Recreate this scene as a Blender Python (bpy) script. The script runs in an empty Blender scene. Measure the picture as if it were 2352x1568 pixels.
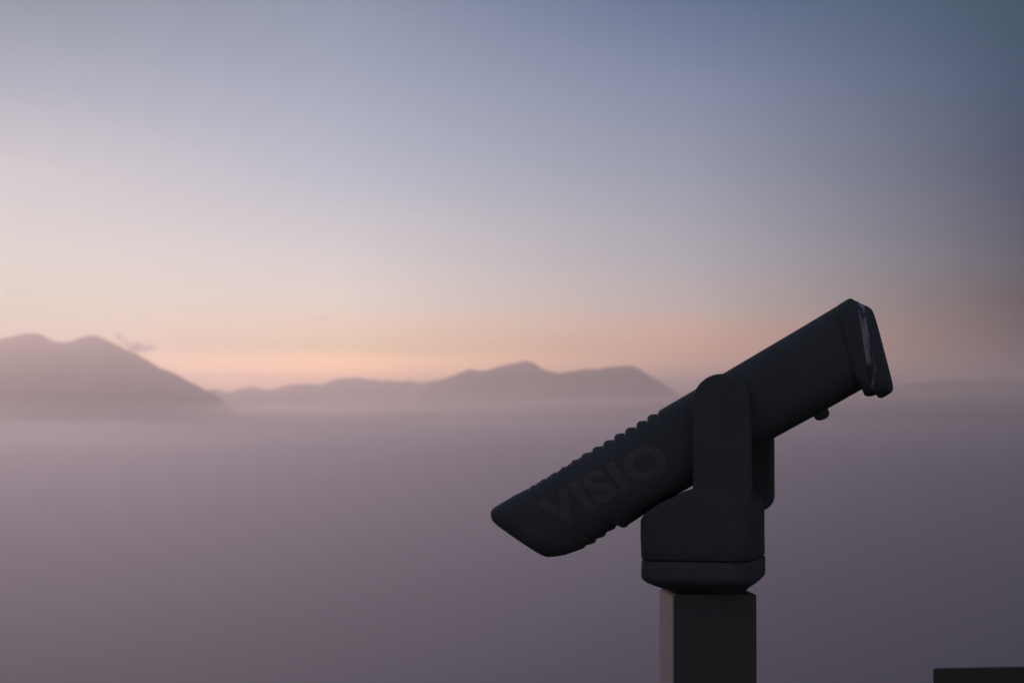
import bpy, bmesh, math, random
from mathutils import Vector, Matrix, noise

random.seed(7)
scene = bpy.context.scene
col = scene.collection
R = math.radians

# ------------------------------------------------------------------ camera
F = 5022.0                      # focal length in units of 1/2352 of the frame width
HOR = 930.0                     # height of the true horizon in the same units
CAM = Vector((0, 0, 1.6))
PITCH = math.atan((HOR - 784.0) / F)
cam_d = bpy.data.cameras.new("camera")
cam = bpy.data.objects.new("camera", cam_d); col.objects.link(cam)
cam.location = CAM
cam.rotation_euler = (R(90) + PITCH, 0, 0)
cam_d.sensor_width = 36.0
cam_d.lens = 36.0 * F / 2352.0
cam_d.clip_start = 0.05
cam_d.clip_end = 90000
cam_d.dof.use_dof = True
cam_d.dof.focus_distance = 3.2
cam_d.dof.aperture_fstop = 9.5
scene.camera = cam

# ------------------------------------------------------------------ render / exposure
scene.view_settings.view_transform = 'Standard'
scene.view_settings.look = 'None'
scene.view_settings.exposure = 0
scene.view_settings.gamma = 1
scene.render.engine = 'CYCLES'
cy = scene.cycles
cy.max_bounces = 6
cy.volume_bounces = 1
cy.use_denoising = True
cy.sample_clamp_indirect = 2.0

# ------------------------------------------------------------------ world: dawn sky
SUN_AZ, SUN_EL = -15.0, 4.0
world = bpy.data.worlds.new("World"); scene.world = world
world.use_nodes = True
nt = world.node_tree; N = nt.nodes; L = nt.links
N.clear()
def s2l(c):
    return tuple(((v/255.0)/12.92 if v/255.0 <= 0.04045 else ((v/255.0+0.055)/1.055)**2.4) for v in c)
def zpix(py):
    return math.sin(math.atan((HOR - py) / F))
tc = N.new('ShaderNodeTexCoord')
sep = N.new('ShaderNodeSeparateXYZ'); L.new(tc.outputs['Generated'], sep.inputs[0])
def mth(op, a, b=None, clamp=False):
    n = N.new('ShaderNodeMath'); n.operation = op; n.use_clamp = clamp
    for i, v in enumerate((a, b)):
        if v is None: continue
        if isinstance(v, (int, float)): n.inputs[i].default_value = v
        else: L.new(v, n.inputs[i])
    return n.outputs[0]
fz = mth('SQRT', mth('MAXIMUM', sep.outputs['Z'], 0.0))
az = mth('ARCTAN2', sep.outputs['X'], sep.outputs['Y'])
ROWS = [930, 870, 800, 700, 600, 400, 200, 0]
#SKYTABLE
SKY = {
 -13.2: [(2.4, 1.2, 0.45), (2.0, 1.1, 0.45), (0.4404, 0.5037, 0.4197), (0.4318, 0.5495, 0.4762), (0.4873, 0.5826, 0.5951), (0.4477, 0.5011, 0.5886), (0.2431, 0.332, 0.4576), (0.1181, 0.2121, 0.2997)],
 -4.5: [(6.0, 3.0, 0.75), (6.0, 2.8, 0.75), (1.2434, 0.8967, 0.4114), (0.8142, 0.7759, 0.7086), (0.6161, 0.6541, 0.6907), (0.3611, 0.4568, 0.5911), (0.248, 0.3385, 0.4894), (0.1613, 0.2444, 0.3828)],
 4.5: [(1.8166, 0.9377, 0.457), (1.8166, 0.9651, 0.4936), (1.2, 0.5838, 0.3285), (0.5839, 0.5235, 0.5089), (0.4123, 0.4353, 0.5164), (0.2518, 0.3127, 0.4318), (0.1578, 0.2264, 0.3771), (0.059, 0.1297, 0.2663)],
 13.2: [(0.005, 0.005, 0.005), (0.005, 0.005, 0.005), (0.005, 0.005, 0.005), (0.0067, 0.01, 0.0294), (0.0161, 0.046, 0.0935), (0.005, 0.0401, 0.1142), (0.0057, 0.0554, 0.1286), (0.005, 0.054, 0.102)],
}
UP = {-13.2: [(110,120,150),(70,82,112)], -4.5: [(100,112,142),(66,78,108)], 4.5: [(82,95,125),(58,70,100)], 13.2: [(60,76,104),(46,58,86)]}
def ramp(rows, ups):
    n = N.new('ShaderNodeValToRGB'); L.new(fz, n.inputs[0])
    cr = n.color_ramp; cr.interpolation = 'LINEAR'
    stops = [(math.sqrt(max(zpix(py), 0)), c) for py, c in zip(ROWS, rows)] + [(0.68, ups[0]), (1.0, ups[1])]
    stops.sort(key=lambda s: s[0])
    while len(cr.elements) < len(stops): cr.elements.new(0.5)
    for e, (p, c) in zip(cr.elements, stops):
        e.position = p
        lc = c if isinstance(c[0], float) else s2l(c)
        e.color = (*lc, 1)
    return n.outputs['Color']
def scale_rows(rows, k, tint=(1, 1, 1)):
    return [tuple(float(v*k*t) for v, t in zip(s2l(c) if not isinstance(c[0], float) else c, tint)) for c in rows]
GLOW = 2.0
BACK = [(.45,.22,.18), (.45,.22,.18), (.45,.22,.18), (.5,.24,.19), (.45,.28,.27), (.33,.28,.32), (.25,.25,.32), (.15,.22,.29)]   # unseen pink sky behind the camera, brightened to fill the telescope's near side
SIDE = [(.12,.10,.11), (.12,.10,.11), (.13,.10,.11), (.12,.10,.12), (.10,.10,.13), (.07,.09,.14), (.05,.08,.13), (.04,.07,.11)]
cols_ = [
  (-180.0, ramp(BACK, scale_rows(UP[13.2], 1.8, (1.6,1.1,.8)))),
  (-80.0,  ramp(SIDE, scale_rows(UP[13.2], .8))),
  (-48.0,  ramp(scale_rows(SKY[-13.2], GLOW*.7, (1.0,.72,.66)), UP[-13.2])),
  (-24.0,  ramp(scale_rows(SKY[-13.2], GLOW, (1.0,.72,.66)), UP[-13.2])),
  (-13.2,  ramp(SKY[-13.2], UP[-13.2])),
  (-4.5,   ramp(SKY[-4.5], UP[-4.5])),
  (4.5,    ramp(SKY[4.5], UP[4.5])),
  (13.2,   ramp(SKY[13.2], UP[13.2])),
  (20.0,   ramp(scale_rows(SKY[13.2], .62), scale_rows(UP[13.2], .9))),
  (30.0,   ramp(scale_rows(SIDE, .38), scale_rows(UP[13.2], .8))),
  (55.0,   ramp(scale_rows(SIDE, .5), scale_rows(UP[13.2], .7))),
  (180.0,  ramp(BACK, scale_rows(UP[13.2], 1.8, (1.6,1.1,.8)))),
]
cur = cols_[0][1]
for i in range(1, len(cols_)):
    mr = N.new('ShaderNodeMapRange'); mr.interpolation_type = 'LINEAR'; mr.clamp = True
    mr.inputs[1].default_value = R(cols_[i-1][0]); mr.inputs[2].default_value = R(cols_[i][0])
    L.new(az, mr.inputs[0])
    mx = N.new('ShaderNodeMix'); mx.data_type = 'RGBA'
    L.new(mr.outputs[0], mx.inputs[0]); L.new(cur, mx.inputs[6]); L.new(cols_[i][1], mx.inputs[7])
    cur = mx.outputs[2]
sky = N.new('ShaderNodeTexSky'); sky.sky_type = 'NISHITA'; sky.sun_disc = False
sky.sun_elevation = R(SUN_EL); sky.sun_rotation = R(SUN_AZ); sky.altitude = 900
bg1 = N.new('ShaderNodeBackground'); L.new(cur, bg1.inputs[0]); bg1.inputs[1].default_value = 1.0
bg2 = N.new('ShaderNodeBackground'); L.new(sky.outputs[0], bg2.inputs[0]); bg2.inputs[1].default_value = 0.004
add = N.new('ShaderNodeAddShader'); L.new(bg1.outputs[0], add.inputs[0]); L.new(bg2.outputs[0], add.inputs[1])
wo = N.new('ShaderNodeOutputWorld'); L.new(add.outputs[0], wo.inputs[0])

# the sun, only just over the rim of the world, left of the frame
sd = bpy.data.lights.new("sun", 'SUN'); sd.energy = 0.74; sd.angle = R(8); sd.color = (1, .69, .61)
sun = bpy.data.objects.new("sun", sd); col.objects.link(sun)
sdir = Vector((math.sin(R(SUN_AZ))*math.cos(R(SUN_EL)), math.cos(R(SUN_AZ))*math.cos(R(SUN_EL)), math.sin(R(SUN_EL))))
sun.rotation_euler = sdir.to_track_quat('Z', 'Y').to_euler()

# ------------------------------------------------------------------ helpers
rot = Matrix.Rotation(PITCH, 3, 'X')
def ray(px, py):
    return rot @ Vector(((px - 1176.0) / F, 1.0, (784.0 - py) / F))
def at(px, py, Y):
    d = ray(px, py); return CAM + d * (Y / d.y)
def link(name, me, mats=None, parent=None, smooth=False):
    o = bpy.data.objects.new(name, me); col.objects.link(o)
    if mats:
        for m in (mats if isinstance(mats, (list, tuple)) else [mats]): me.materials.append(m)
    if parent: o.parent = parent
    if smooth:
        for p in me.polygons: p.use_smooth = True
    return o
def tag(o, label=None, cat=None, kind=None, group=None):
    if label: o['label'] = label
    if cat: o['category'] = cat
    if kind: o['kind'] = kind
    if group: o['group'] = group
    return o
def bm_obj(name, bm, mats, parent=None, smooth=False, recalc=True):
    if recalc: bmesh.ops.recalc_face_normals(bm, faces=bm.faces)
    me = bpy.data.meshes.new(name); bm.to_mesh(me); bm.free()
    return link(name, me, mats, parent, smooth)
def pmat(name, base, rough=.6, metal=0.0, spec=.5, var=0.0, scale=20.0, bump=0.0, bscale=200.0, coat=0.0):
    m = bpy.data.materials.new(name); m.use_nodes = True
    t = m.node_tree; b = t.nodes['Principled BSDF']
    b.inputs['Roughness'].default_value = rough; b.inputs['Metallic'].default_value = metal
    b.inputs['Specular IOR Level'].default_value = spec; b.inputs['Coat Weight'].default_value = coat
    b.inputs['Base Color'].default_value = (*base, 1)
    co = t.nodes.new('ShaderNodeTexCoord')
    if var:
        nz = t.nodes.new('ShaderNodeTexNoise'); nz.inputs['Scale'].default_value = scale; nz.inputs['Detail'].default_value = 6
        t.links.new(co.outputs['Object'], nz.inputs['Vector'])
        r = t.nodes.new('ShaderNodeValToRGB'); r.color_ramp.elements[0].position = .3; r.color_ramp.elements[1].position = .7
        r.color_ramp.elements[0].color = (*[v*(1-var) for v in base], 1); r.color_ramp.elements[1].color = (*[min(1, v*(1+var)) for v in base], 1)
        t.links.new(nz.outputs[0], r.inputs[0]); t.links.new(r.outputs[0], b.inputs['Base Color'])
    if bump:
        n2 = t.nodes.new('ShaderNodeTexNoise'); n2.inputs['Scale'].default_value = bscale; n2.inputs['Detail'].default_value = 4
        t.links.new(co.outputs['Object'], n2.inputs['Vector'])
        bp = t.nodes.new('ShaderNodeBump'); bp.inputs['Strength'].default_value = bump; bp.inputs['Distance'].default_value = .002
        t.links.new(n2.outputs[0], bp.inputs['Height']); t.links.new(bp.outputs[0], b.inputs['Normal'])
    return m
def interp(pts, x):
    if x <= pts[0][0]: return pts[0][1]
    for (a, va), (b, vb) in zip(pts, pts[1:]):
        if x <= b: return va + (vb - va) * (x - a) / (b - a)
    return pts[-1][1]

# ------------------------------------------------------------------ setting
M_rock = pmat('forest_slope', (.045, .05, .042), .95, var=.35, scale=.004, spec=.1)
M_ground = pmat('valley_floor', (.05, .055, .04), .95, var=.3, scale=.002, spec=.1)
M_deck = pmat('concrete', (.07, .07, .07), .85, var=.25, scale=3, bump=.4, bscale=60)

bm = bmesh.new()
S = 42000
vs = [bm.verts.new(v) for v in ((-S, -S, -560), (S, -S, -560), (S, S, -560), (-S, S, -560))]
bm.faces.new(vs)
tag(bm_obj('ground', bm, M_ground), 'dark valley floor lying deep under the fog', 'ground', 'structure')

def ridge(name, D, crest, W, rough_amp, label, base=-430.0, seed=0.0, step=None):
    """crest: traced skyline (px, py) at distance D, W = half-depth of the range in metres"""
    P = [at(px, py, D) for px, py in crest]
    prof = [(p.x, p.z) for p in P]
    x0, x1 = prof[0][0], prof[-1][0]
    n = 420; m = 44
    bm = bmesh.new(); grid = []
    for i in range(n + 1):
        x = x0 + (x1 - x0) * i / n
        zc = interp(prof, x)
        zc += rough_amp * noise.fractal(Vector((x / 150.0, seed, 0)), .75, 2.0, 5)
        row = []
        for j in range(-m, m + 1):
            v = j / m
            y = D + v * W
            f = (1 - abs(v)) ** 1.25 * (0.86 + .14 * math.cos(v * math.pi))
            spur = noise.fractal(Vector((x / 620.0, y / 620.0, seed + 3)), .9, 2.1, 6)
            h = base + (zc - base) * f + spur * 130 * min(1, abs(v) * 4) * (1 - abs(v)) - 25 * min(1, abs(v) * 6)
            row.append(bm.verts.new((x, y + 60 * noise.noise(Vector((x / 500, seed, 9))), h)))
        grid.append(row)
    for i in range(n):
        for j in range(2 * m):
            bm.faces.new((grid[i][j], grid[i+1][j], grid[i+1][j+1], grid[i][j+1]))
    o = bm_obj(name, bm, M_rock, smooth=True)
    return tag(o, label, 'mountain', 'structure')

ridge('mountain', 7000, [(-1500, 1200), (-1100, 905), (-700, 860), (-420, 800), (-200, 812), (-60, 795), (0, 779), (20, 773), (48, 769), (60, 765), (84, 765), (104, 773), (122, 783), (140, 788), (158, 786), (180, 779), (200, 776),
      (221, 774), (240, 779), (270, 794), (300, 806), (330, 822), (365, 842), (400, 856), (430, 870), (455, 883), (475, 895), (492, 901), (510, 916), (540, 950), (600, 1030), (700, 1160)],
      1900, 8.0, 'twin peaked hazy mountain at the left edge of the view', seed=1.3)
ridge('mountain', 9200, [(760, 1150), (900, 985), (960, 910), (1000, 878), (1025, 868), (1052, 859), (1075, 849), (1100, 850), (1120, 849), (1140, 841), (1165, 836), (1190, 834), (1205, 831), (1217, 832), (1235, 840), (1255, 850), (1280, 856),
      (1310, 852), (1340, 850), (1370, 848), (1395, 843), (1420, 840), (1445, 840), (1462, 843), (1485, 856), (1510, 872), (1530, 888), (1550, 902), (1575, 916), (1610, 932), (1700, 990), (1850, 1100)],
      1700, 8.0, 'hazy double humped mountain behind the telescope tube', seed=5.1)
ridge('mountain', 13000, [(1700, 1150), (1820, 985), (1900, 925), (1960, 905), (2010, 893), (2060, 884), (2110, 879), (2160, 873), (2200, 870), (2250, 874), (2300, 868), (2352, 872), (2450, 862), (2600, 880), (2800, 930), (3050, 1150)],
      1700, 4.0, 'faint dark mountain right of the telescope front', seed=8.7)
ridge('mountain', 11300, [(100, 1090), (330, 960), (440, 905), (490, 897), (530, 895), (560, 892), (585, 888), (605, 889), (625, 892), (650, 890), (670, 884), (700, 880), (730, 878), (760, 874), (778, 866), (790, 865), (806, 869), (830, 870),
      (858, 868), (880, 872), (900, 877), (930, 879), (960, 878), (1000, 876), (1040, 884), (1100, 895), (1200, 925), (1350, 990), (1550, 1120)],
      1000, 19.0, 'low distant ridge in the gap between the two mountains', seed=12.9)

def vol(name, density, color, g):
    m = bpy.data.materials.new(name); m.use_nodes = True
    t = m.node_tree; t.nodes.clear()
    v = t.nodes.new('ShaderNodeVolumePrincipled')
    v.inputs['Color'].default_value = (*color, 1)
    v.inputs['Density'].default_value = density
    v.inputs['Anisotropy'].default_value = g
    out = t.nodes.new('ShaderNodeOutputMaterial')
    t.links.new(v.outputs[0], out.inputs['Volume'])
    return m

# sea of fog that fills the valley: a thick bank with a softly swelling top
FOG_TOP = -28.0
bm = bmesh.new()
nx, ny = 150, 120
X0, X1, Y0_, Y1_ = -14000.0, 14000.0, 60.0, 12300.0
gt = []
for i in range(nx + 1):
    row = []
    for j in range(ny + 1):
        x = X0 + (X1 - X0) * i / nx; y = Y0_ + (Y1_ - Y0_) * (j / ny) ** 1.4
        z = FOG_TOP + 5 * noise.fractal(Vector((x / 2600, y / 2600, 4.4)), 1, 2, 3)
        row.append(bm.verts.new((x, y, z)))
    gt.append(row)
for i in range(nx):
    for j in range(ny):
        bm.faces.new((gt[i][j], gt[i+1][j], gt[i+1][j+1], gt[i][j+1]))
be = [e for e in bm.edges if e.is_boundary]
ex = bmesh.ops.extrude_edge_only(bm, edges=be)
nv = [g for g in ex['geom'] if isinstance(g, bmesh.types.BMVert)]
for v in nv: v.co.z = -540
bmesh.ops.holes_fill(bm, edges=[e for e in bm.edges if e.is_boundary], sides=0)
tag(bm_obj('fog', bm, vol('fog_bank', 1/170.0, (.66, .68, .79), .70)), 'thick sea of mauve fog filling the valley below the mountains', 'fog', 'stuff')

def mist(cx, cy, cz, rx, ry, rz, dens, seed, label):
    bm = bmesh.new()
    bmesh.ops.create_uvsphere(bm, u_segments=64, v_segments=32, radius=1)
    for v in bm.verts:
        k = 1 + .12 * noise.noise(v.co * 2.2 + Vector((seed, 0, 0)))
        v.co = Vector((cx + v.co.x * rx * k, cy + v.co.y * ry * k, cz + v.co.z * rz * k))
    tag(bm_obj('mist', bm, vol('mist', dens, (.96, .92, .94), .71), smooth=True), label, 'mist', 'stuff')
for k_, (top, dn_, sx) in enumerate(((-14, 1/6000.0, 5200), (-5, 1/8000.0, 5700), (4, 1/9000.0, 6200))):
    mist(2300, 6600, -150, sx, 5300, 150 + top, dn_, 2.0 + k_, ('lowest', 'middle', 'uppermost')[k_] + ' of the thin mist layers lying flat over the sea of fog')
for k_, (top, cx, dn_) in enumerate(((14, 1500, 3200), (30, 1650, 3000), (46, 1750, 3000), (62, 1850, 3600))):
    mist(cx, 5800, -60, 2550 - 110 * k_, 1900, 60 + top, 1.0/dn_, 20.0 + k_, ('lowest', 'second lowest', 'second highest', 'highest')[k_] + ' of the fog swells rising in front of the mountains behind the telescope')
for k_, (top, dn_) in enumerate(((2, 2000), (11, 2200), (20, 2600))):
    mist(-1450, 5600, -60, 1600, 1300, 60 + top, 1.0/dn_, 30.0 + k_, ('lowest', 'middle', 'highest')[k_] + ' of the fog swells washing against the foot of the twin peaked mountain')
for k_, (top, sx, sy, dn_) in enumerate(((14, 3500, 2300, 6500), (32, 3200, 2000, 6500), (60, 2900, 1700, 7500), (90, 2600, 1400, 9000), (122, 2300, 1100, 10000))):
    mist(1300, 7000, -90, sx, sy, 90 + top, 1.0/dn_, 6.0 + k_, ('lowest', 'second lowest', 'middle', 'second highest', 'highest')[k_] + ' of the soft mist veils in front of the feet of the mountains behind the telescope')

# ------------------------------------------------------------------ telescope
YAW = R(14)
U = Vector((math.cos(YAW), -math.sin(YAW), 0)); W = Vector((0, 0, 1)); NN = Vector((math.sin(YAW), math.cos(YAW), 0))
PIV = at(1640, 1010, 3.2)
def P(px, py, d=0.0):
    """point of the photographed outline on the telescope's own vertical middle plane, moved d along its depth axis"""
    r = ray(px, py); t = ((PIV - CAM).dot(NN)) / r.dot(NN)
    return CAM + r * t + NN * d
def loc2(px, py):
    q = P(px, py) - PIV; return (q.dot(U), q.z)
def from2(a, b, d=0.0): return U * a + W * b + NN * d

M_blue = pmat('blue_enamel', (.122, .124, .122), .75, spec=.16, var=.07, scale=14, bump=.25, bscale=350)
M_blue2 = pmat('blue_enamel_worn', (.118, .118, .115), .8, spec=.14, var=.09, scale=25, bump=.4, bscale=220)
M_black = pmat('black_paint', (.125, .115, .10), .8, spec=.15, var=.12, scale=18, bump=.3, bscale=260)
M_letter = pmat('letter_paint', (.152, .142, .142), .6, spec=.35, var=.1, scale=40)

root = bpy.data.objects.new('coin_telescope', None); col.objects.link(root)
BASE = Vector((PIV.x, PIV.y, 0)); root.location = BASE
tag(root, 'dark blue public viewing telescope tilted upwards on a black square post', 'telescope')
OFF = PIV - BASE
def part(name, bm, mat, parent=root, smooth=True, bevel=0.0, segs=2, auto=True):
    """bm is in telescope-local metres around PIV"""
    if parent is root:
        bmesh.ops.translate(bm, verts=bm.verts, vec=OFF)
    else:
        bmesh.ops.translate(bm, verts=bm.verts, vec=OFF)
    o = bm_obj(name, bm, mat, parent, smooth)
    if bevel:
        md = o.modifiers.new('bevel', 'BEVEL'); md.width = bevel; md.segments = segs; md.limit_method = 'ANGLE'; md.angle_limit = R(35)
        wn = o.modifiers.new('wn', 'WEIGHTED_NORMAL'); wn.keep_sharp = False
    return o

def sp(c, p): return math.copysign(abs(c) ** p, c)
def loft(T, B, hw, expo, nring=56, caps=True, off=0.0, ribs=None):
    """T, B: lists of (a,b) for the top and bottom of each ring, hw list of half thickness"""
    bm = bmesh.new(); rings = []
    for t, b, h in zip(T, B, hw):
        mid = Vector(((t[0]+b[0])/2, (t[1]+b[1])/2)); half = Vector(((t[0]-b[0])/2, (t[1]-b[1])/2))
        ring = []
        for k in range(nring):
            a = 2*math.pi*k/nring
            s, c = sp(math.sin(a), 2/expo), sp(math.cos(a), 2/expo)
            q = mid + half * s
            if ribs:
                q = q + ribs[len(rings)][0 if s > 0 else 1] * max(0.0, (abs(s) - .72) / .28) ** .8
            ring.append(bm.verts.new(from2(q.x, q.y, off + h * c)))
        rings.append(ring)
    for r0, r1 in zip(rings, rings[1:]):
        for k in range(nring):
            bm.faces.new((r0[k], r0[(k+1) % nring], r1[(k+1) % nring], r1[k]))
    if caps:
        bm.faces.new(rings[0]); bm.faces.new(list(reversed(rings[-1])))
    return bm

# --- tube: traced top and bottom outlines, the ribbed grip is part of them
top_px = [(1133, 1186), (1131, 1177), (1133, 1169), (1141, 1162), (1150, 1157), (1185, 1136), (1216, 1121)]
teeth = [(1222, 1118, 1244, 1106), (1246, 1104, 1268, 1092), (1270, 1090, 1292, 1079), (1292, 1077, 1315, 1064), (1317, 1061, 1340, 1049), (1341, 1046, 1364, 1037),
         (1366, 1032, 1389, 1024), (1391, 1018, 1414, 1010), (1416, 1003, 1439, 996), (1441, 989, 1464, 982), (1467, 974, 1490, 968), (1492, 959, 1516, 952)]
for k, (xa, ya, xb, yb) in enumerate(teeth):
    w = xb - xa
    h = 2.0 + min(k, 8) * .35
    top_px += [(xa, ya + 5 - h * .2), (xa + .2, ya - h * .6), (xa + .14*w, ya - h - 2.0), (xa + .3*w, ya - h - 3.2), (xa + .6*w, ya - h*.9 - 4.2), (xb - .12*w, yb - .8), (xb, yb + 1.5)]
top_px += [(1517, 944), (1521, 940), (1590, 900), (1665, 857), (1760, 801), (1850, 748), (1928, 701)]
bot_px = [(1268, 1277)]
for xa, ya, xb, yb in [(1276, 1276, 1296, 1271), (1298, 1271, 1318, 1263), (1320, 1262, 1339, 1254), (1341, 1250, 1363, 1242), (1365, 1236, 1386, 1228), (1388, 1222, 1410, 1213)]:
    bot_px += [(xa, ya), (xb - 3, yb + 1), (xb, yb - 2), (xb + 1, yb - 5)]
bot_px += [(1428, 1204), (1434, 1207), (1440, 1202), (1500, 1167), (1600, 1109), (1700, 1050), (1778, 1005), (1880, 949), (1984, 891)]
def resample(pts, ts):
    q = [loc2(*p) for p in pts]
    d = [0.0]
    ax = (Vector(q[-1]) - Vector(q[0])).normalized()
    s = [(Vector(p) - Vector(q[0])).dot(ax) for p in q]
    for i in range(1, len(s)): s[i] = max(s[i], s[i-1] + 1e-5)
    tot = s[-1]; s = [v / tot for v in s]
    out = []
    for t in ts:
        out.append((interp(list(zip(s, [p[0] for p in q])), t), interp(list(zip(s, [p[1] for p in q])), t)))
    return out
NS = 420
ts = [i / NS for i in range(NS + 1)]
T_rib = resample(top_px, ts); B_rib = resample(bot_px, ts)
T = resample([(1133, 1186), (1131, 1177), (1133, 1169), (1141, 1162), (1150, 1157), (1185, 1136), (1216, 1124), (1517, 953), (1521, 944), (1590, 900), (1928, 701)], ts)
B = resample([(1268, 1277), (1300, 1266), (1400, 1214), (1428, 1203), (1500, 1167), (1778, 1005), (1984, 891)], ts)
RIBS = [(Vector(a) - Vector(b), (Vector(c) - Vector(d)) * 1.7) for a, b, c, d in zip(T_rib, T, B_rib, B)]
HW = .062
hw = []
for t in ts:
    k = min(1.0, t / .05); hw.append(HW * (.80 + .06 * min(1, t * 4) + .14 * min(1, t*2)) * (.72 + .28 * math.sqrt(1 - (1 - k) ** 2)))
EXPO = 2.9
# rounded nose at the eyepiece end
T0, B0 = Vector(T[0]), Vector(B[0])
nose_T, nose_B, nose_h = [], [], []
axd = (Vector(loc2(1590, 900)) - Vector(loc2(1185, 1136))).normalized()
for k in range(7):
    a = k / 7 * math.pi / 2
    ins = 1 - math.sin(a)
    c = (T0 + B0) / 2
    nt_ = T0 + (c - T0) * ins * .10 - axd * .006 * (1 - ins) * 0 + axd * (-.003 * math.cos(a))
    nb_ = B0 + (c - B0) * ins * .08 + axd * (-.004 * math.cos(a))
    nose_T.append((nt_.x, nt_.y)); nose_B.append((nb_.x, nb_.y)); nose_h.append(hw[0] * (.80 + .20 * math.sin(a)))
bm = loft(nose_T + T, nose_B + B, nose_h + hw, EXPO, 120, ribs=[RIBS[0]] * len(nose_T) + RIBS)
tube = part('tube', bm, M_blue)

# --- front hood: thicker collar + raised visor plate, slightly slanted
def hood(tl, tr, br, bl, h, expo, inset=.0035, n=10):
    """rounded ring-like block between a left pair (tl, bl) and right pair (tr, br) of outline pixels"""
    a0, a1, b0, b1 = [Vector(loc2(*p)) for p in (tl, tr, bl, br)]
    Ts, Bs, H = [], [], []
    for i in range(n + 1):
        t = i / n
        e = 1 - abs(2*t - 1) ** 6
        q, r = a0.lerp(a1, t), b0.lerp(b1, t)
        dv = (r - q).normalized() * inset * (1 - e)
        Ts.append(tuple(q + dv)); Bs.append(tuple(r - dv)); H.append(h - inset * (1 - e))
    return loft(Ts, Bs, H, expo, 64)
bm = hood((1926, 703), (1958, 684), (1998, 913), (1981, 893), HW + .003, 4.0, .0018)
collar = part('front_collar', bm, M_blue2)
bm = hood((1957, 688), (1976, 695), (2012, 907), (1990, 911), HW + .001, 4.6, .002)
part('hood', bm, M_blue2)
M_reflect = bpy.data.materials.new('worn_metal_reflection'); M_reflect.use_nodes = True  # reflected sky put into the worn band's base colour as pale patches
t_ = M_reflect.node_tree; b_ = t_.nodes['Principled BSDF']
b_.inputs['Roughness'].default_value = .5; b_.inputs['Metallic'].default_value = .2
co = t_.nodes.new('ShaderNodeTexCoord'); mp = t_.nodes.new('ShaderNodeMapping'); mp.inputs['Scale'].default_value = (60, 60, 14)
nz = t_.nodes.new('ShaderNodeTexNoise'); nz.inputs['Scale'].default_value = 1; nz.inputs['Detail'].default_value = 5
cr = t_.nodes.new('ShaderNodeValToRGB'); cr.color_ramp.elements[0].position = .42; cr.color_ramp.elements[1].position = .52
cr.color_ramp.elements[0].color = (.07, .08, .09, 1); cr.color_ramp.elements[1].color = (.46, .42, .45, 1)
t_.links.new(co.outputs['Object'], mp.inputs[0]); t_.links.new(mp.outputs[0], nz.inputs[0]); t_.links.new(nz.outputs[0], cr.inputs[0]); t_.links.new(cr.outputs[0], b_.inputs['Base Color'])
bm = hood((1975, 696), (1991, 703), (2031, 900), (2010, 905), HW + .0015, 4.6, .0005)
part('glazing_band', bm, M_reflect)
bm = hood((1989, 701), (1999, 708), (2049, 899), (2020, 917), HW + .001, 4.6, .003)
part('front_rim', bm, M_blue2)

# --- knob under the tube
bm = bmesh.new()
c = Vector(loc2(1886, 949)); c2 = from2(c.x, c.y)
bmesh.ops.create_uvsphere(bm, u_segments=28, v_segments=16, radius=1)
for v in bm.verts:
    x, y, z = v.co
    v.co = (sp(x, .8) * .0115, sp(y, .8) * .012, sp(z, .75) * .0095)
bmesh.ops.rotate(bm, verts=bm.verts, cent=(0, 0, 0), matrix=Matrix.Rotation(-R(22), 3, 'Y'))
bmesh.ops.rotate(bm, verts=bm.verts, cent=(0, 0, 0), matrix=Matrix.Rotation(-YAW, 3, 'Z'))
bmesh.ops.translate(bm, verts=bm.verts, vec=c2)
part('focus_knob', bm, M_black)

# --- yoke: two rounded arms either side of the tube, growing out of the turning head
def prism(pts2, d0, d1):
    bm = bmesh.new()
    f0 = [bm.verts.new(from2(a, b, d0)) for a, b in pts2]; f1 = [bm.verts.new(from2(a, b, d1)) for a, b in pts2]
    n = len(pts2)
    bm.faces.new(f0); bm.faces.new(list(reversed(f1)))
    for i in range(n): bm.faces.new((f0[i], f0[(i+1) % n], f1[(i+1) % n], f1[i]))
    return bm
def pxs(pts): return [loc2(*p) for p in pts]
cx_, cy_, r_ = 1656, 925, 67
arc = [(cx_ - r_*math.cos(math.pi*k/28), cy_ - r_*math.sin(math.pi*k/28)) for k in range(29)]
# the near arm's outline is seen through its own front plane, so shift it back onto the middle plane
def near_pts(pts, d):
    out = []
    for px, py in pts:
        r = ray(px, py); t = ((PIV - CAM).dot(NN) + d) / r.dot(NN); q = CAM + r*t - PIV
        out.append((q.dot(U), q.z))
    return out
arm_px = arc + [(1724, 1140), (1718, 1165), (1708, 1195), (1590, 1195)]
ARM = .026
da = -(HW + .004)
arm2 = near_pts(arm_px, da - ARM)
part('yoke_arm', prism(arm2, da - ARM, da), M_blue, bevel=.006, segs=4)
# far arm: same outline with its foot rounded
foot = near_pts([(1724, 1152), (1720, 1166), (1712, 1176), (1698, 1186), (1590, 1186)], da - ARM)
arm3 = arm2[:29] + foot
xm = near_pts([(1656, 925)], da - ARM)[0][0]
arm3 = [(a + .0118 * (1 if a > xm else 0), b) for a, b in arm3]
part('yoke_arm', prism(arm3, -da, -da + ARM), M_blue, bevel=.006, segs=4)
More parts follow.
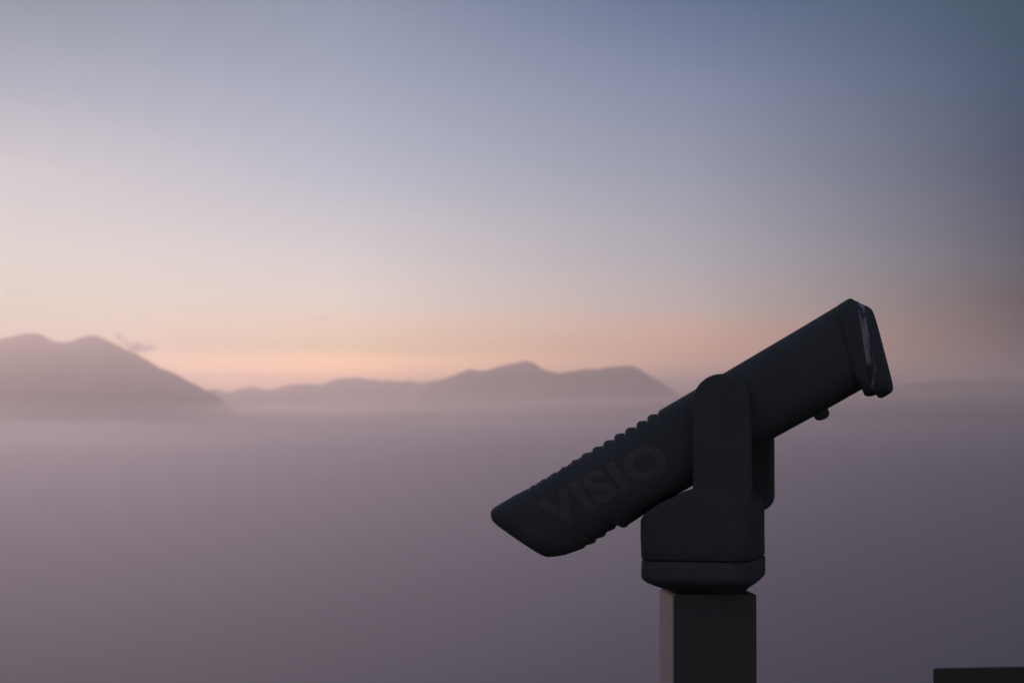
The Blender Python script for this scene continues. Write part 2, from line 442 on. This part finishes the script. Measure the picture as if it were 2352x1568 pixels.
# --- turning head: stacked rounded-square sections
def stack(levels, expo, nring=64):
    """levels: (left px, right px, py, half depth)"""
    bm = bmesh.new(); rings = []
    for xl, xr, py, hd, *rest in levels:
        a0, z = loc2(xl, py); a1, _ = loc2(xr, py)
        e = rest[0] if rest else expo
        ring = []
        for _ in range(6):       # keep the seen width equal to the traced one, whatever the depth
            cx = (a0 + a1) / 2; ha = (a1 - a0) / 2; ex = []
            for k in range(nring):
                a = 2*math.pi*k/nring
                q = rot.transposed() @ (PIV + from2(cx + ha * sp(math.cos(a), 2/e), z, hd * sp(math.sin(a), 2/e)) - CAM)
                ex.append(1176 + F * q.x / q.y)
            a0 += (xl - min(ex)) * 3.2 / F; a1 += (xr - max(ex)) * 3.2 / F
        cx = (a0 + a1) / 2; ha = (a1 - a0) / 2
        for k in range(nring):
            a = 2*math.pi*k/nring
            ring.append(bm.verts.new(from2(cx + ha * sp(math.cos(a), 2/e), z, hd * sp(math.sin(a), 2/e))))
        rings.append(ring)
    for r0, r1 in zip(rings, rings[1:]):
        for k in range(nring):
            bm.faces.new((r0[k], r0[(k+1) % nring], r1[(k+1) % nring], r1[k]))
    bm.faces.new(rings[0]); bm.faces.new(list(reversed(rings[-1])))
    return bm
HD = .098
head = stack([(1588, 1722, 1118, HD - .004), (1570, 1724, 1124, HD - .002), (1545, 1736, 1136, HD), (1518, 1752, 1148, HD), (1500, 1755, 1160, HD), (1488, 1756, 1168, HD), (1478, 1756, 1177, HD), (1472, 1756, 1187, HD), (1471, 1756, 1198, HD),
              (1471, 1756, 1230, HD), (1473, 1757, 1272, HD), (1476, 1754, 1275.5, HD - .002)], 6.0)
part('turning_head', head, M_blue2)
ring_ = stack([(1476, 1755, 1277, HD - .003), (1473, 1758, 1280, HD), (1472, 1758, 1312, HD), (1474, 1757, 1320, HD), (1484, 1750, 1328, HD - .006), (1505, 1738, 1338, HD - .02), (1530, 1724, 1347, HD - .034), (1548, 1714, 1355, HD - .045), (1551, 1711, 1362, HD - .05)], 5.0)
part('base_collar', ring_, M_blue2)

# --- post
PW = .0605
post_c = at(1643, 1364, 3.2 - PW)      # middle of the top front edge
PY = -R(5.5)
pu = Vector((math.cos(PY), math.sin(PY)*-1, 0)); pn = Vector((math.sin(PY), math.cos(PY), 0))
def pbox(a0, a1, d0, d1, z0, z1):
    """box in post coordinates: a along the front, d depth from the front"""
    bm = bmesh.new()
    o = post_c - BASE
    vv = []
    for z in (z0, z1):
        for a, d in ((a0, d0), (a1, d0), (a1, d1), (a0, d1)):
            q = Vector((o.x, o.y, 0)) + pu*a + pn*d + Vector((0, 0, z)); vv.append(bm.verts.new(q))
    for f in ((3, 2, 1, 0), (4, 5, 6, 7), (0, 1, 5, 4), (1, 2, 6, 5), (2, 3, 7, 6), (3, 0, 4, 7)): bm.faces.new([vv[i] for i in f])
    return bm
def ppart(name, bm, mat, bevel=0.0, parent=root):
    o = bm_obj(name, bm, mat, parent, True)
    if bevel:
        md = o.modifiers.new('bevel', 'BEVEL'); md.width = bevel; md.segments = 3; md.limit_method = 'ANGLE'
        o.modifiers.new('wn', 'WEIGHTED_NORMAL')
    else:
        for p in o.data.polygons: p.use_smooth = False
    return o
ZT = post_c.z
post = ppart('post', pbox(-PW + .002, PW, 0, 2*PW, 0.02, ZT), M_black, .004)
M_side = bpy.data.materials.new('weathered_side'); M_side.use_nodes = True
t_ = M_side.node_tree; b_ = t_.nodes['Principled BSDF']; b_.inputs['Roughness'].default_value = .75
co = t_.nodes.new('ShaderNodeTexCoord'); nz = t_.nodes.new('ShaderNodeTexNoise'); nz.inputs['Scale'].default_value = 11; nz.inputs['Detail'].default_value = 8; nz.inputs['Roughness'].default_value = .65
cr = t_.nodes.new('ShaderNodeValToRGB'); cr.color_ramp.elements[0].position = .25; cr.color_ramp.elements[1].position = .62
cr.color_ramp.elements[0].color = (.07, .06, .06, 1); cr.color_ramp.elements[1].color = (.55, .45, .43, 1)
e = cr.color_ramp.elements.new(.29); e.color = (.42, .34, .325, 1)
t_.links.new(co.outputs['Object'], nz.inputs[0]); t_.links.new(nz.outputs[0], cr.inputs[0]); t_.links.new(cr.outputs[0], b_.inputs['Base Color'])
tag(ppart('side_panel', pbox(-PW - .001, -PW + .0015, .003, 2*PW - .003, .03, ZT - .002), M_side, 0, post), 'pale weathered side of the post with dark chips')
ppart('base_plate', pbox(-PW - .06, PW + .06, -.06, 2*PW + .06, 0.0, 0.02), M_black, .004)
# dim maker's plate with unreadable lines, high on the front of the post
lp = []
bmt = bmesh.new()
def addbox(bm, a0, a1, d0, d1, z0, z1):
    b2 = pbox(a0, a1, d0, d1, z0, z1); me = bpy.data.meshes.new('tmp'); b2.to_mesh(me); b2.free(); bm.from_mesh(me); bpy.data.meshes.remove(me)
pxm = 3.14 / F
for (xa, xb, ya, yb) in ((1566, 1581, 1409, 1414), (1585, 1605, 1410, 1416), (1609, 1618, 1411, 1415), (1622, 1648, 1410, 1417)):
    addbox(bmt, (xa - 1643)*pxm, (xb - 1643)*pxm, -.0008, .0005, ZT - (yb - 1364)*pxm, ZT - (ya - 1364)*pxm)
M_mark = pmat('faded_blue_print', (.118, .122, .13), .6, spec=.3)
ppart('faded_print', bmt, M_mark, 0, post)

# --- lettering wrapped over the near flank of the tube
cu = bpy.data.curves.new('txt', 'FONT'); cu.body = 'VISIO'; cu.size = 1.0; cu.offset = .046; cu.space_character = 1.12; cu.resolution_u = 5
to = bpy.data.objects.new('txt', cu); col.objects.link(to)
dg = bpy.context.evaluated_depsgraph_get()
tm = bpy.data.meshes.new_from_object(to.evaluated_get(dg)); bpy.data.objects.remove(to)
bm = bmesh.new(); bm.from_mesh(tm); bpy.data.meshes.remove(tm)
bmesh.ops.triangulate(bm, faces=bm.faces)
bmesh.ops.subdivide_edges(bm, edges=bm.edges, cuts=3, use_grid_fill=True)
xs = [v.co.x for v in bm.verts]; ys = [v.co.y for v in bm.verts]
xa, xb, ya, yb = min(xs), max(xs), min(ys), max(ys)
DT = HW * .9
# text frame on the near flank: baseline left/right and cap height in photo pixels
bl, br_, tl = [Vector(q) for q in near_pts([(1272, 1218), (1549, 1072), (1226, 1153)], -DT)]
# sides
def flank(a, b):
    """depth of the tube's near side at in-plane point (a, b)"""
    best = None
    q = Vector((a, b))
    lo, hi = 0, NS
    for _ in range(18):
        m_ = (lo + hi) // 2
        t, bb = Vector(T[m_]), Vector(B[m_]); e = t - bb
        cr_ = e.x * (q.y - bb.y) - e.y * (q.x - bb.x)
        if cr_ > 0: hi = m_
        else: lo = m_
        if hi - lo < 2: break
    t, bb = Vector(T[lo]), Vector(B[lo]); mid = (t + bb) / 2; half = (t - bb) / 2
    s = max(-.97, min(.97, (q - mid).dot(half) / half.length_squared))
    return -hw[lo] * (1 - abs(s) ** EXPO) ** (1 / EXPO)
for v in bm.verts:
    s = (v.co.x - xa) / (xb - xa); t = (v.co.y - ya) / (yb - ya)
    q = bl + (br_ - bl) * s + (tl - bl) * t
    v.co = from2(q.x, q.y, flank(q.x, q.y) - .0007)
part('lettering', bm, M_letter, tube, smooth=False)

# ------------------------------------------------------------------ viewing platform, panel
bm = bmesh.new()
for (x0, x1, y0, y1, z0, z1) in ((-6, 6, -5, 5.2, -.35, 0.0),):
    bmesh.ops.create_cube(bm, size=1, matrix=Matrix.Translation(((x0+x1)/2, (y0+y1)/2, (z0+z1)/2)) @ Matrix.Diagonal((x1-x0, y1-y0, z1-z0, 1)))
tag(bm_obj('viewing_platform', bm, M_deck), 'concrete viewing platform under the telescope', 'platform', 'structure')
# spur of the mountain that carries the platform
bm = bmesh.new(); g_ = []
for i in range(61):
    row = []
    for j in range(61):
        x = -900 + 1800 * i / 60; y = -1500 + 1900 * j / 60
        r = math.hypot(x / 1.2, max(0, y - (-10)) * 1.6)
        z = -1.2 - 560 * (1 - math.exp(-(max(0, r - 7) / 420) ** 1.0)) + 8 * noise.fractal(Vector((x/90, y/90, 2)), 1, 2, 4) * min(1, r / 120) - 2*min(1, r/30)
        row.append(bm.verts.new((x, y, min(z, -.8))))
    g_.append(row)
for i in range(60):
    for j in range(60): bm.faces.new((g_[i][j], g_[i+1][j], g_[i+1][j+1], g_[i][j+1]))
tag(bm_obj('hillside', bm, M_ground, smooth=True), 'dark hillside that carries the viewing platform', 'hill', 'structure')

pr = bpy.data.objects.new('information_panel', None); col.objects.link(pr)
p0 = at(2143, 1535, 3.55); p1 = at(2352, 1531, 3.50)
pr.location = (p0.x, p0.y, 0)
tag(pr, 'plain black upright panel cut off by the lower right corner', 'panel')
dv = Vector((p1.x - p0.x, p1.y - p0.y, 0)); dv.normalize(); dn = Vector((-dv.y, dv.x, 0))
def dbox(a0, a1, d0, d1, z0, z1, slope=0.0):
    bm = bmesh.new(); vv = []
    for z, top in ((z0, 0), (z1, 1)):
        for a, d in ((a0, d0), (a1, d0), (a1, d1), (a0, d1)):
            vv.append(bm.verts.new(dv*a + dn*d + Vector((0, 0, z + (slope*a if top else 0)))))
    for f in ((3, 2, 1, 0), (4, 5, 6, 7), (0, 1, 5, 4), (1, 2, 6, 5), (2, 3, 7, 6), (3, 0, 4, 7)): bm.faces.new([vv[i] for i in f])
    return bm
def dpart(name, bm, mat, bevel):
    o = bm_obj(name, bm, mat, pr, True)
    md = o.modifiers.new('bevel', 'BEVEL'); md.width = bevel; md.segments = 3
    o.modifiers.new('wn', 'WEIGHTED_NORMAL'); return o
zp = p0.z; sl = (p1.z - p0.z) / (p1 - p0).length
dpart('board', dbox(0, .9, 0, .014, zp - .62, zp, sl), M_black, .002)
for a in (.12, .74):
    dpart('leg', dbox(a, a + .05, .016, .066, 0, zp - .1), M_black, .004)

# ------------------------------------------------------------------ haze over everything, clouds beyond it
HAZE_D = 1 / 6000.0
bm = bmesh.new()
x0, x1, y0, y1, z0, z1 = -17000, 17000, -2500, 21000, -561, 252
bmesh.ops.create_cube(bm, size=1, matrix=Matrix.Translation(((x0+x1)/2, (y0+y1)/2, (z0+z1)/2)) @ Matrix.Diagonal((x1-x0, y1-y0, z1-z0, 1)))
tag(bm_obj('haze', bm, vol('haze', HAZE_D, (.97, .93, .95), .71)), 'pale pink air haze over valley and mountains', 'haze', 'stuff')
M_cloud = vol('cloud_vapour', 1/36.0, (.66, .54, .57), .6)
M_thin = vol('cloud_veil', 1/150.0, (.7, .62, .65), .6)
def wisp(blobs, D, seed, label, mat):
    bm = bmesh.new()
    for k, (px, py, wx, wy, tilt) in enumerate(blobs):
        b2 = bmesh.new(); bmesh.ops.create_icosphere(b2, subdivisions=4, radius=1)
        c = at(px, py, D); m_ = D / F
        for v in b2.verts:
            q = v.co.copy(); r = 1 + .42 * noise.fractal(q * 1.3 + Vector((seed, k * 3.1, 0)), .8, 2.1, 4)
            q = Vector((q.x * wx * m_ * r, q.y * wx * m_ * r, q.z * wy * m_ * r))
            q = Matrix.Rotation(R(tilt), 3, 'Y') @ q
            v.co = c + q
        me = bpy.data.meshes.new('tmp'); b2.to_mesh(me); b2.free(); bm.from_mesh(me); bpy.data.meshes.remove(me)
    tag(bm_obj('cloud', bm, mat, smooth=True), label, 'cloud', 'structure')
wisp([(316, 798, 24, 11, 10), (346, 798, 12, 8, -12), (274, 774, 10, 7, 30), (290, 785, 8, 10, 40)], 13000, 1.0, 'small ragged wisp of cloud beside the slope of the left mountain', M_cloud)
wisp([(734, 731, 22, 3, 3)], 13500, 5.0, 'tiny faint streak of cloud alone in the pale sky', M_thin)
